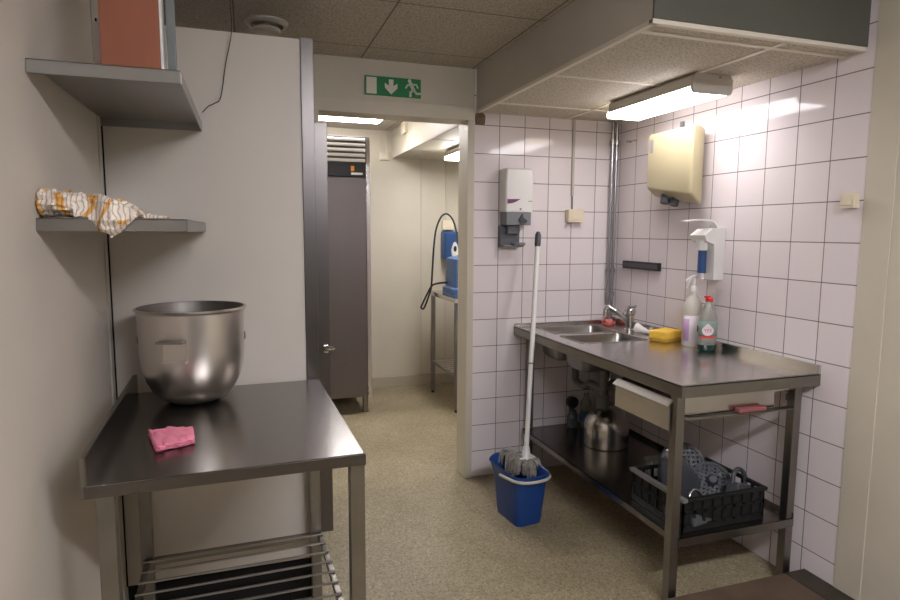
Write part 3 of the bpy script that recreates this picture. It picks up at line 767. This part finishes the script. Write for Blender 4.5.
# sponge
X = Matrix.Translation((.652, -.640, TZ)) @ Matrix.Rotation(math.radians(20), 4, 'Z')
t = thing('sponge', (.652, -.640, TZ), 'yellow sponge on the sink counter next to the basin', 'sponge')
m = MB(); m.box(-.073, .073, -.05, .05, .014, .055, bev=.008, X=X, seg=3); m.build('foam', M['yellow'], t)
m = MB(); m.box(-.072, .072, -.049, .049, .001, .015, bev=.003, X=X); m.build('scouring_pad', M['scour'], t)

# bottles
cx, cy = .675, -.80
t = thing('spray_bottle', (cx, cy, TZ), 'white trigger spray bottle with lilac label on the counter', 'bottle')
def oval(rx, ry, z, n=24): return [(cx+rx*math.cos(2*PI*i/n), cy+ry*math.sin(2*PI*i/n), z) for i in range(n)]
m = MB(); m.rings([oval(.042, .034, TZ+.001), oval(.048, .037, TZ+.008), oval(.048, .037, TZ+.17), oval(.046, .035, TZ+.20), oval(.034, .028, TZ+.228), oval(.016, .016, TZ+.245), oval(.015, .015, TZ+.27)])
b = m.build('body', M['bottle_white'], t)
m = MB()
def wrap(rx, ry, a0, a1, z0, z1, n=12, th=.0012):
    P = [(cx+(rx+th)*math.cos(a0+(a1-a0)*i/n), cy+(ry+th)*math.sin(a0+(a1-a0)*i/n)) for i in range(n+1)]
    m.add([(x, y, z) for z in (z0, z1) for x, y in P], [(i, i+1, n+2+i, n+1+i) for i in range(n)])
wrap(.048, .037, math.radians(175), math.radians(310), TZ+.02, TZ+.15); m.build('label', M['label'], b, solid=.0006)
m = MB(); wrap(.0486, .0376, math.radians(182), math.radians(222), TZ+.03, TZ+.135); m.build('label_print', M['lilac'], b, solid=.0006)
m = MB(); wrap(.0486, .0376, math.radians(268), math.radians(296), TZ+.075, TZ+.105); m.build('label_print', M['purple'], b, solid=.0006)
m = MB(); m.lathe([(.017, 0), (.017, .02), (.012, .028)], (cx, cy, TZ+.262), 16)
P = spline([(cx+.045, cy-.03, TZ+.322), (cx+.025, cy-.016, TZ+.335), (cx-.005, cy+.004, TZ+.333), (cx-.028, cy+.018, TZ+.312)], 5)
m.tube(P, .0075, 10); m.tube([(cx, cy, TZ+.285), (cx, cy, TZ+.328)], .008, 10)
m.tube(spline([(cx-.014, cy+.009, TZ+.322), (cx-.02, cy+.014, TZ+.298), (cx-.026, cy+.018, TZ+.278)], 5), .0035, 8)
m.build('trigger_head', M['white'], t)

cx, cy = .668, -.915
t = thing('soap_bottle', (cx, cy, TZ), 'clear washing-up liquid bottle with red cap and green liquid', 'bottle')
m = MB(); m.rings([oval(.036, .028, TZ+.029), oval(.046, .032, TZ+.06), oval(.047, .033, TZ+.11), oval(.043, .031, TZ+.155), oval(.03, .024, TZ+.195), oval(.016, .015, TZ+.22), oval(.0135, .0135, TZ+.232)])
m2 = MB(); m2.rings([oval(.040, .029, TZ+.001), oval(.046, .032, TZ+.008), oval(.047, .033, TZ+.030)]); m2.build('liquid', M['liquid'], t)
for v in m.bm.verts:
    if v.co.z < TZ+.035: v.co.x = cx+(v.co.x-cx)*1.28; v.co.y = cy+(v.co.y-cy)*1.15
b = m.build('body', M['clear'], t)
m = MB(); wrap(.047, .033, math.radians(170), math.radians(315), TZ+.075, TZ+.14); m.build('label', M['labelgreen'], b, solid=.0006)
# emblem: white drop with red lettering
ang = math.radians(238)
e = Vector((cx+.0487*math.cos(ang), cy+.0347*math.sin(ang), TZ+.10))
nrm = Vector((math.cos(ang)*.033, math.sin(ang)*.047, 0)).normalized(); tan = Vector((0, 0, 1)).cross(nrm).normalized()
F = Matrix(((tan.x, 0, nrm.x, e.x), (tan.y, 0, nrm.y, e.y), (0, 1, 0, e.z), (0, 0, 0, 1)))
m = MB(); m.prism([(.026*math.cos(a)*(1 if math.sin(a) < .2 else 1-.55*(math.sin(a)-.2)), .0+.026*math.sin(a)+(.008*max(0, math.sin(a)-.6))) for a in [2*PI*i/28 for i in range(28)]], 2, .0005, .002, X=F)
m.build('emblem', M['label'], b)
m = MB(); m.prism([(-.03, -.036), (.03, -.036), (.03, -.026), (-.03, -.026)], 2, .0006, .0022, X=F); m.build('label_band', M['red'], b)
cu = bpy.data.curves.new('lettering', 'FONT'); cu.body = 'YES'; cu.size = .022; cu.align_x = 'CENTER'; cu.extrude = .0003
tmp = bpy.data.objects.new('tmp_text', cu); COL.objects.link(tmp)
bpy.context.view_layer.update()
me = bpy.data.meshes.new_from_object(tmp.evaluated_get(bpy.context.evaluated_depsgraph_get()))
bpy.data.objects.remove(tmp)
L0 = wloc(b)
me.transform(Matrix.Translation(-L0) @ F @ Matrix.Translation((0, -.009, .0026)))
me.materials.clear(); me.materials.append(M['red'])
o = bpy.data.objects.new('lettering', me); COL.objects.link(o); o.parent = b
m = MB(); m.lathe([(.0165, 0), (.0165, .016), (.013, .02), (.009, .021)], (cx, cy, TZ+.228), 18); m.box(cx-.026, cx+.006, cy-.006, cy+.006, TZ+.246, TZ+.255, bev=.003); m.build('cap', M['red'], t)

# ------------------------------------------------------------------ on the lower shelf
LZ = .2785
t = thing('steel_can', (.462, -.43, LZ), 'round-shouldered steel can on the lower shelf under the sink', 'can')
m = MB(); m.lathe([(.114, .0), (.118, .004), (.118, .10), (.114, .13), (.10, .16), (.08, .182), (.055, .197), (.042, .206), (.042, .216), (.046, .218), (.046, .223), (.03, .226)], (.462, -.43, LZ), 48); m.build('body', M['can'], t)

t = thing('scrub_brush', (.43, -.12, LZ), 'dark round-headed brush standing at the back left of lower shelf', 'brush')
m = MB(); m.rings([[(.435+.036*math.cos(2*PI*i/18)*q, -.12+.02*math.sin(2*PI*i/18), zz) for i in range(18)] for zz, q in ((LZ+.001, .8), (LZ+.02, 1), (LZ+.075, .85), (LZ+.10, .55))]); m.build('body', M['dgrey'], t)
m = MB(); m.tube([(.43, -.105, LZ+.15), (.43, -.135, LZ+.15)], .034, 22); m.tube([(.43, -.12, LZ+.08), (.427, -.12, LZ+.12)], .016, 10); h = m.build('head', M['black'], t)
m = MB(); m.tube([(.42, -.143, LZ+.068), (.42, -.138, LZ+.068)], .012, 14); m.build('badge', M['greyp'], t)
t = thing('small_bottle', (.512, -.14, LZ), 'small clear bottle with a blue band behind the steel can', 'bottle')
m = MB(); m.lathe([(.034, 0), (.036, .006), (.036, .10), (.03, .15), (.016, .18), (.015, .2)], (.512, -.14, LZ), 22); m.build('body', M['tubclear'], t)
m = MB(); m.lathe([(.037, 0), (.0375, .002), (.0375, .043), (.037, .045)], (.512, -.14, LZ+.045), 22, cap0=False, cap1=False); m.build('band', M['blue'], t)
t = thing('plastic_tub', (.45, -.98, LZ), 'small clear plastic tub behind the black crate', 'tub')
m = MB(); m.rings([rrect(.38, .50, -1.0, -.90, .015, LZ+.001), rrect(.37, .51, -1.01, -.89, .015, LZ+.10)], True, False); m.build('body', M['tubclear'], t, solid=.002)
m = MB(); m.rings([rrect(.366, .514, -1.014, -.886, .015, LZ+.095), rrect(.366, .514, -1.014, -.886, .015, LZ+.104)]); m.build('lid', M['tubclear'], t)

# black crate
cx0, cx1, cy0, cy1, ch = .19, .58, -1.375, -1.05, .135
t = thing('black_crate', (.395, -1.21, LZ), 'black plastic crate of machine attachments on the lower shelf', 'crate')
m = MB(); m.box(cx0+.005, cx1-.005, cy0+.005, cy1-.005, LZ+.001, LZ+.008)
BXs = m
for (xa, xb, ya, yb) in ((cx0, cx1, cy0, cy0+.006), (cx0, cx1, cy1-.006, cy1), (cx0, cx0+.006, cy0, cy1), (cx1-.006, cx1, cy0, cy1)):
    m.box(xa, xb, ya, yb, LZ+.001, LZ+.03); m.box(xa, xb, ya, yb, LZ+.07, LZ+.082)
    n = 9 if xb-xa > .1 else 7
    for i in range(n):
        if xb-xa > .1:
            p = xa+(xb-xa-.014)*i/(n-1); m.box(p, p+.014, ya, yb, LZ+.02, LZ+ch-.01)
        else:
            p = ya+(yb-ya-.014)*i/(n-1); m.box(xa, xb, p, p+.014, LZ+.02, LZ+ch-.01)
m.box(cx0+.006, cx1-.006, cy0+.006, cy0+.008, LZ+.005, LZ+ch-.02); m.box(cx0+.006, cx0+.008, cy0+.006, cy1-.006, LZ+.005, LZ+ch-.02)
m.build('walls', M['blackcrate'], t)
m = MB()
for (xa, xb, ya, yb) in ((cx0+.014, cx1+.008, cy0-.008, cy0+.01), (cx0+.014, cx1+.008, cy1-.01, cy1+.008), (cx1-.01, cx1+.008, cy0, cy1)): m.box(xa, xb, ya, yb, LZ+ch-.014, LZ+ch, bev=.003)
m.build('rim', M['blackcrate'], t)
rp = BX('rim', 'crate_rim_lit', t, cx0-.008, cx0+.016, cy0-.008, cy1+.008, LZ+ch-.014, LZ+ch+.001, bev=.003); rp['label'] = 'left rim with lamp light painted in light grey'  # left rim coloured lighter where the lamp catches it, same crate plastic
bz = LZ+.012
G = 'machine attachments in the crate'
def frame(c, ax, ay, az): return Matrix.Translation(c) @ Matrix.Rotation(az, 4, 'Z') @ Matrix.Rotation(ay, 4, 'Y') @ Matrix.Rotation(ax, 4, 'X')
def disc(c, ax, ay, az, r, name, label, mm='attachment', holes=True):
    X = frame(c, ax, ay, az); t = thing(name, tuple(c), label, 'machine attachment', G)
    n = 40; m = MB()
    m.rings([[(q*math.cos(2*PI*i/n), q*math.sin(2*PI*i/n), z) for i in range(n)] for q, z in ((r, -.006), (r, .006), (r-.012, .006), (r-.012, -.006))], X=X, closed=True)
    m.build('rim', M[mm], t)
    m = MB()
    if holes:
        for i in range(-4, 5):
            w = math.sqrt(max(0, (r-.01)**2-(i*r/5)**2))
            m.box(i*r/5-.005, i*r/5+.005, -w, w, -.003, .002, X=X); m.box(-w, w, i*r/5-.005, i*r/5+.005, -.002, .003, X=X)
    else: m.lathe([(r-.011, -.002), (r-.011, .003)], (0, 0, 0), 32, X=X)
    m.build('grid', M[mm], t)
    m = MB(); m.lathe([(.022, -.012), (.022, .018), (.014, .03)], (0, 0, 0), 20, X=X); m.build('hub', M['dgrey'], t)
disc(Vector((.405, -1.105, bz+.135)), math.radians(58), 0, math.radians(-20), .095, 'grating_disc', 'perforated grey disc leaning at the back of the black crate')
disc(Vector((.47, -1.205, bz+.09)), math.radians(50), math.radians(12), math.radians(-35), .082, 'grating_disc', 'lower perforated grey disc at right of the black crate')
# grey hopper wedge
t = thing('feed_hopper', (.36, -1.2, bz), 'grey wedge-shaped hopper sticking up out of the black crate', 'machine attachment', G)
X = frame(Vector((.345, -1.19, bz+.005)), 0, math.radians(-14), math.radians(-25))
m = MB(); m.rings([rrect(-.065, .065, -.03, .03, .01, 0), rrect(-.08, .08, -.035, .035, .01, .10), rrect(-.055, .04, -.02, .02, .01, .20)], True, True, X=X); m.build('body', M['attachment'], t)
m = MB(); m.tube(spline([(-.02, 0, .195), (-.02, 0, .225), (.0, 0, .238), (.025, 0, .225), (.025, 0, .195)], 5), .007, 10, X=X); m.build('handle', M['chrome'], t)
t = thing('pusher', (.49, -1.30, bz), 'grey pusher with loop handle at the right end of the crate', 'machine attachment', G)
X = frame(Vector((.505, -1.315, bz+.015)), math.radians(-8), math.radians(16), math.radians(15))
m = MB(); m.rings([rrect(-.055, .055, -.03, .03, .01, 0), rrect(-.05, .05, -.028, .028, .01, .10)], X=X); m.build('body', M['dgrey'], t)
m = MB(); m.tube(spline([(-.045, 0, .095), (-.043, 0, .135), (-.015, 0, .155), (.02, 0, .15), (.045, 0, .125), (.05, 0, .095)], 5), .009, 10, X=X); m.build('handle', M['dgrey'], t)
t = thing('steel_ring', (.30, -1.345, bz), 'small shiny steel ring attachment at the front of the crate', 'machine attachment', G)
X = frame(Vector((.28, -1.335, bz+.10)), math.radians(70), math.radians(0), math.radians(8))
m = MB(); m.tube([(.03*math.cos(2*PI*i/24), .03*math.sin(2*PI*i/24), 0) for i in range(24)], .0055, 10, True, X=X); m.build('ring', M['chrome'], t)
m = MB(); m.box(-.05, .05, -.1, -.03, -.012, .012, bev=.006, X=X); m.build('base', M['dgrey'], t)
t = thing('blade_holder', (.25, -1.26, bz), 'dark blade holder lying at the left of the black crate', 'machine attachment', G)
X = frame(Vector((.235, -1.25, bz+.025)), 0, math.radians(6), math.radians(70))
m = MB(); m.box(-.08, .08, -.035, .035, -.022, .03, bev=.01, X=X); m.build('body', M['dgrey'], t)
m = MB(); m.box(-.07, .07, -.004, .004, .028, .055, bev=.002, X=X); m.build('blade', M['steel'], t)

# ------------------------------------------------------------------ bucket and mop
bw, bl, bh = .178, .265, .258
B = Matrix.Translation((-.092, -.530, 0)) @ Matrix.Rotation(math.radians(7), 4, 'Z')
t = thing('mop_bucket', (-.092, -.530, 0), 'blue rectangular mop bucket with grey handle on the floor', 'bucket')
m = MB()
def rr(k, z, r): return rrect(-bw/2*k, bw/2*k, -bl/2*k, bl/2*k, r, z)
m.rings([rr(.78, .004, .03), rr(.80, 0.0, .03), rr(.84, .02, .035), rr(1.0, .2, .045), rr(1.01, .215, .045), rr(1.06, .215, .05), rr(1.08, bh-.004, .05), rr(1.13, bh, .055), rr(1.13, bh-.012, .055), rr(1.12, bh-.012, .055), rr(1.12, bh-.004, .054), rr(1.05, bh-.002, .047), rr(.97, .2, .042), rr(.8, .02, .03)], True, True, X=B)
for v in m.bm.verts:     # pouring lip at the far end
    q = B.inverted() @ v.co
    if q.z > .22 and q.y > bl*.35: v.co = B @ Vector((q.x*(1-.5*(q.y-bl*.35)/(bl*.25)), q.y+.035, q.z+.012))
m.build('body', M['bucket'], t)
m = MB()
HW, HL = bw/2*1.13, bl/2*1.13
P = spline([(-HW-.004, .01, bh-.03), (-HW-.006, -.06, bh-.022), (-HW+.01, -HL+.02, bh-.018), (-.04, -HL-.012, bh-.018), (.04, -HL-.012, bh-.018), (HW-.01, -HL+.02, bh-.018), (HW+.006, -.06, bh-.022), (HW+.004, .01, bh-.03)], 6)
m.tube(P, .0075, 8, X=B); m.build('handle', M['greyp'] if False else M['lampgrey'], t)

foot = Vector((-.022, -.455, .262)); tip = Vector((.186, -.125, 1.411)); ax = (tip-foot)
t = thing('mop', tuple(foot-Vector((0, 0, .09))), 'mop with white pole standing in the bucket, leaning on tiles', 'mop')
def on(s): return foot+ax*s
m = MB(); m.tube([on(.03), on(.40)], .0125, 14); m.tube([on(.40), on(.945)], .0135, 14); m.build('pole', M['white'], t)
m = MB(); m.tube([on(.397), on(.404)], .0138, 14); m.build('joint', M['greyp'], t)
m = MB(); m.tube([on(.93), on(.94), on(.985), on(1.0)], [.0145, .017, .017, .010], 14); m.build('grip', M['dgrey'], t)
m = MB(); m.tube([on(-.005), on(.05)], [.028, .016], 14)
m.box(foot.x-.045, foot.x+.045, foot.y-.02, foot.y+.02, foot.z-.008, foot.z+.012, bev=.005); m.build('socket', M['white'], t)
m = MB()
for i in range(150):
    a = random.uniform(0, 2*PI); r0 = random.uniform(.0, .03); r1 = random.uniform(.056, .082)
    c, s_ = math.cos(a), math.sin(a)
    hgt = random.uniform(-.012, .008)
    B0 = foot
    P = [(B0.x+c*r0*.8, B0.y+s_*r0, B0.z-.006), (B0.x+c*r1*.6, B0.y+s_*r1*.8, B0.z+hgt), (B0.x+c*r1*.9, B0.y+s_*r1*1.2, B0.z-.015), (B0.x+c*r1*.95, B0.y+s_*r1*1.25, B0.z-.05-random.uniform(0, .03))]
    m.tube(spline(P, 3), .0045, 5)
for i in range(34):
    o_ = Vector((-.05+random.uniform(-.02, .012), .02+random.uniform(-.035, .04), random.uniform(-.01, .01))); q = random.uniform(.7, 1.1)
    P = [foot+Vector((-.01, .005, -.02)), foot+o_*.7+Vector((0, 0, .018*q)), foot+o_*1.25+Vector((0, 0, .030*q)), foot+o_*1.6+Vector((0, .0, .008)), foot+o_*1.7+Vector((0, 0, -.05))]
    m.tube(spline(P, 3), .0045, 5)
o = m.build('yarn_head', M['yarn'], t); o['kind'] = 'stuff'

# ------------------------------------------------------------------ camera, world, view
f, yaw, pitch, roll = 610.85, .321793, -.111251, .00565
cyw, syw, cp, sp_ = math.cos(yaw), math.sin(yaw), math.cos(pitch), math.sin(pitch)
fw = Vector((syw*cp, cyw*cp, sp_)); r = Vector((cyw, -syw, 0)); u = r.cross(fw)
cr, sr = math.cos(roll), math.sin(roll)
R_, U_ = r*cr+u*sr, -r*sr+u*cr
cam = bpy.data.cameras.new('camera'); co = bpy.data.objects.new('camera', cam); COL.objects.link(co)
cam.sensor_fit = 'HORIZONTAL'; cam.sensor_width = 36; cam.lens = f*36/900; cam.clip_start = .02
co.matrix_world = Matrix(((R_.x, U_.x, -fw.x, -1.34490), (R_.y, U_.y, -fw.y, -3.18540), (R_.z, U_.z, -fw.z, 1.40982), (0, 0, 0, 1)))
S.camera = co
w = bpy.data.worlds.new('world'); S.world = w; w.use_nodes = True
w.node_tree.nodes['Background'].inputs[0].default_value = (*lin((200, 190, 178)), 1)
w.node_tree.nodes['Background'].inputs[1].default_value = .05
S.view_settings.view_transform = 'Standard'; S.view_settings.look = 'None'
S.view_settings.gamma = 1; S.view_settings.use_curve_mapping = False
S.view_settings.exposure = 1.3
